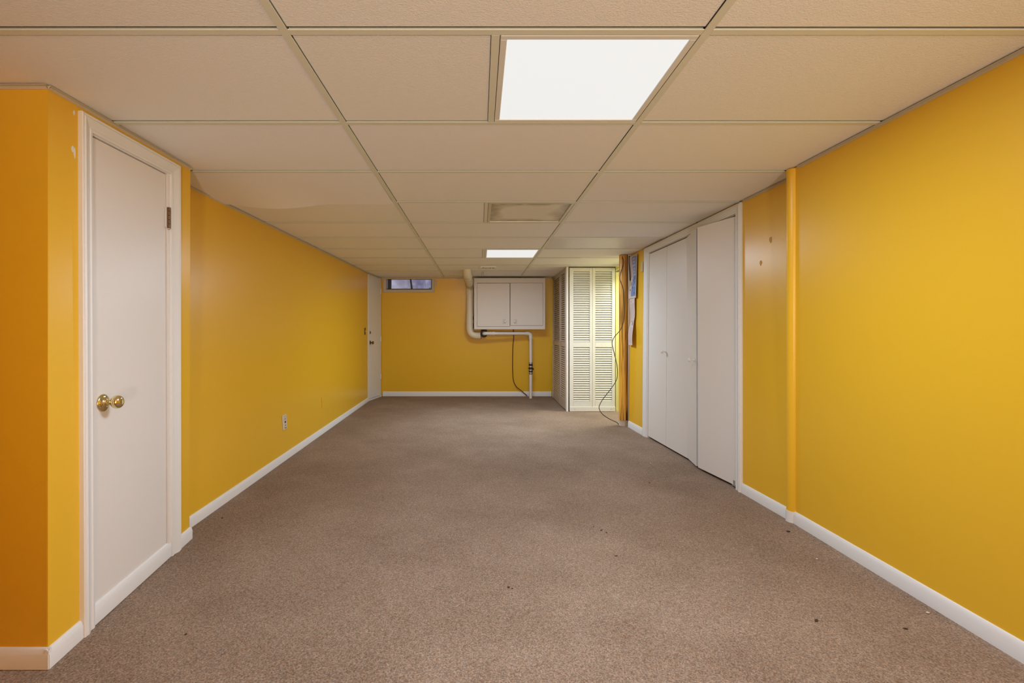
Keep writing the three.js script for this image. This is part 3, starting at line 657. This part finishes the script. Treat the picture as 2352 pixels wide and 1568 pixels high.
page('newspaper_page', 'upper newspaper page with a large blue notice, pinned beside the wooden post', W2, 2.765, 2.985, 1.535, 2.045, (u, v) => [0.012 * Math.sin(v * 9) * u, 0.016 + 0.011 * Math.sin(v * 7 + 1) * u + 0.01 * (1 - v)], (c, w, h) => {
  c.fillStyle = '#cdbab4'; c.fillRect(0, 0, w, h);
  lines(c, 14, 30, 86, 300, 7, '#a5857f'); lines(c, 20, 345, 76, 230, 8, '#b8a29c');
  c.fillStyle = '#5d4640'; c.beginPath(); c.ellipse(62, 420, 16, 34, 0.2, 0, 7); c.fill(); c.beginPath(); c.ellipse(66, 512, 18, 14, -0.4, 0, 7); c.fill();
  const gr = '#7f88a4'; c.fillStyle = gr; c.fillRect(112, 20, 190, h - 50); c.fillStyle = '#7186ac'; c.fillRect(112, 300, 190, h - 330);
  c.fillStyle = '#d8d8dc'; let s = 5;
  for (const [y, a, n] of [[52, 140, 5], [104, 150, 4], [152, 128, 6], [200, 160, 3], [244, 150, 3]]) for (let k = 0; k < n; k++) { s = (s * 16807) % 2147483647; const x = a + k * (26 - n); c.fillRect(x, y - 12, 4, 26); c.fillRect(x, y - 12 + (s % 3) * 10, 14, 4); if (s % 2) c.fillRect(x + 11, y - 12, 4, 26); }
  lines(c, 150, 282, 110, 24, 10, '#c5c9d4');
  c.fillStyle = '#343a4a'; for (const [x, y, rx, ry] of [[150, 372, 12, 18], [205, 352, 9, 24], [248, 340, 12, 34], [240, 402, 12, 14], [150, 482, 14, 12]]) { c.beginPath(); c.ellipse(x, y, rx, ry, 0.2, 0, 7); c.fill(); }
  c.strokeStyle = '#d5d9e2'; c.lineWidth = 5; c.beginPath(); c.moveTo(190, 470); c.lineTo(245, 446); c.lineTo(262, 480); c.stroke();
  c.fillStyle = '#4c5a80'; c.fillRect(220, 560, 46, 12);
}, 320, 640);
page('newspaper_page', 'lower newspaper clipping of pale print hanging below the blue notice', W2, 2.81, 2.985, 0.985, 1.540, (u, v) => [0.016 * Math.exp(-Math.pow((v - 0.48) * 9, 2)) * (u < 0.5 ? 1 : -1), 0.016 + 0.030 * (1 - v) * (0.5 + 0.5 * (1 - u)) + 0.008 * Math.sin(v * 8)], (c, w, h) => {
  c.fillStyle = '#d2bfb6'; c.fillRect(0, 0, w, h);
  lines(c, 26, 40, 100, 16, 12, '#a08a84'); lines(c, 22, 72, 96, 220, 7, '#b09a92'); lines(c, 128, 72, 100, 220, 7, '#b09a92'); lines(c, 24, 308, 200, 16, 12, '#8e7872');
  c.fillStyle = '#7b655f'; c.fillRect(170, 330, 40, 44); lines(c, 26, 400, 200, 210, 7, '#b39c96');
  c.strokeStyle = '#d8ccc6'; c.lineWidth = 6; c.strokeRect(4, 4, w - 8, h - 8);
}, 256, 640);

// ---------------------------------------------------------------- what shows of the laundry room
{
  const t = thing('laundry_lamp', 'metal reflector lamp seen just left of the top of the wooden post', 'lamp');
  t.position.set(2.10, 0, -6.62);
  const sh = new THREE.CylinderGeometry(0.09, 0.25, 0.085, 4, 1, true).translate(0, 2.00, 0);
  const inner = new THREE.CylinderGeometry(0.085, 0.245, 0.083, 4, 1, true).translate(0, 1.998, 0);
  part('reflector', merge([sh, inner]), M.steel, t);
  part('stem', rod([0, 2.03, 0], [0, 2.075, 0], 0.02), M.steel, t);
  part('bulb', lathe([[0, 1.945], [0.018, 1.95], [0.03, 1.97], [0.026, 1.995], [0.014, 2.02], [0.014, 2.04]], 20), std(L3(0.9, 0.9, 0.85), 0.5, { emissive: new THREE.Color(1, 0.97, 0.85), emissiveIntensity: 1.2 }), t);
}
panelLight(2.60, 2.05, -6.50, 0.5, 0.6, LAUNDRY_POWER, new THREE.Color().setRGB(0.95, 1.0, 0.98));  // unseen source behind the post, placed to light the louvred doors
{
  const t = thing('unseen_laundry_light', 'unseen flat ceiling light in the laundry room, out of view behind the wooden post', 'light');
  t.position.set(2.60, 2.058, -6.50);
  part('diffuser', rbox(-0.26, 0.26, 0, 0.015, -0.31, 0.31, 0.004), M.lit, t);
}
{
  const t = thing('laundry_shelf', 'white shelf high on the pale yellow laundry wall beside the post', 'shelf');
  part('board', rbox(2.02, 2.9, 1.955, 1.985, -7.62, -7.40, 0.003), M.white, t);
  part('cleat', rbox(2.02, 2.9, 1.90, 1.955, -7.62, -7.595, 0.003), M.white, t);
  part('bracket', rbox(2.30, 2.32, 1.80, 1.955, -7.60, -7.42, 0.003), M.white, t);
}
for (const [y, r, label] of [[0.53, 0.014, 'upper thin white pipe across the pale yellow laundry wall'], [0.45, 0.026, 'lower thick white pipe across the pale yellow laundry wall']]) {
  const t = thing('laundry_pipe', label, 'pipe');
  part('run', rod([2.03, y, -7.56], [3.0, y, -7.56], r, r, 18), M.pvcWhite, t);
  part('bracket', rbox(2.26, 2.30, y - r - 0.01, y + r + 0.01, -7.62, -7.56, 0.003), M.pvcWhite, t);
}
{
  const t = thing('wall_batten', 'pale upright board below the white pipes in the laundry room', 'board');
  part('board', rbox(2.11, 2.155, 0.0, 0.40, -7.62, -7.59, 0.004), M.louvre, t);
}
smesh('baseboard_laundry', mbox(2.0, 3.6, 0, 0.075, -7.62, -7.605), M.trim);
{
  const t = thing('wood_scrap', 'brown wood scrap on the floor between the louvred door and the post', 'wood scrap');
  part('block', rbox(-0.06, 0.10, 0, 0.045, -0.04, 0.04, 0.006).rotateY(0.5), M.bronze, t); t.position.set(2.06, 0.0005, -7.2);
}

// ---------------------------------------------------------------- bits on the carpet
function crumb(x, z, r, pale, label, stretch = 1, turn = 0) {
  const t = thing(pale ? 'paper_fleck' : 'carpet_crumb', label, pale ? 'fleck' : 'crumb', pale ? 'pale flecks on the carpet' : 'dark crumbs on the carpet');
  const g = new THREE.IcosahedronGeometry(r * 0.6, 2), p = g.attributes.position, w = new Map();
  for (let i = 0; i < p.count; i++) { const k = p.getX(i).toFixed(4) + p.getY(i).toFixed(4) + p.getZ(i).toFixed(4); if (!w.has(k)) w.set(k, 0.7 + rnd() * 0.55); const q = w.get(k); p.setXYZ(i, p.getX(i) * q * stretch, p.getY(i) * q * 0.45, p.getZ(i) * q); }
  g.computeVertexNormals(); g.computeBoundingBox(); g.translate(0, -g.boundingBox.min.y, 0);
  part('bit', g, pale ? M.crumbPale : M.crumb, t); t.position.set(x, 0.0003, z); t.rotation.y = turn;
}
crumb(0.130, -2.156, 0.008, false, 'dark crumb in the middle foreground of the carpet', 1.2, 0.4);
crumb(0.146, -2.146, 0.006, false, 'smaller crumb touching the middle foreground crumb', 1, 0);
crumb(0.667, -2.825, 0.006, false, 'single dark dot just left of the dashed crumbs right of centre', 1, 0);
crumb(0.700, -2.775, 0.007, false, 'left one of the paired dark crumbs right of centre', 1.8, 0.3);
crumb(0.722, -2.745, 0.006, false, 'right one of the paired dark crumbs right of centre', 1.3, 0.3);
crumb(0.695, -2.457, 0.006, false, 'thin dark dash in the carpet right of centre', 2.4, 0.2);
crumb(-1.574, -2.957, 0.008, false, 'dark crumb near the left baseboard past the white door', 1.2, 0);
crumb(1.763, -2.757, 0.011, false, 'dark crumb by the rounded end of the right wall', 1.7, 0.2);
crumb(1.329, -1.906, 0.009, false, 'curled brown crumb in the right foreground', 1.8, 0.7);
crumb(1.636, -1.855, 0.007, false, 'thin brown crumb nearest the right foreground baseboard', 2.0, -0.3);
crumb(1.285, -3.647, 0.008, false, 'dark crumb in front of the bifold closet doors, the nearer one', 1.2, 0);
crumb(1.475, -3.80, 0.006, false, 'dark crumb closest to the bifold closet doors', 1, 0);
crumb(-1.106, -1.821, 0.006, false, 'dark crumb in the left foreground before the white door', 1.2, 0);
crumb(1.818, -1.959, 0.009, true, 'pale fleck against the right foreground baseboard', 1.2, 0);
crumb(1.693, -2.424, 0.008, true, 'pale fleck between the right baseboard and the dark crumbs', 1, 0);
crumb(1.484, -4.19, 0.008, true, 'pale fleck on the carpet before the folded closet doors', 1.1, 0);

shadow(scene);
renderer.render(scene, camera);
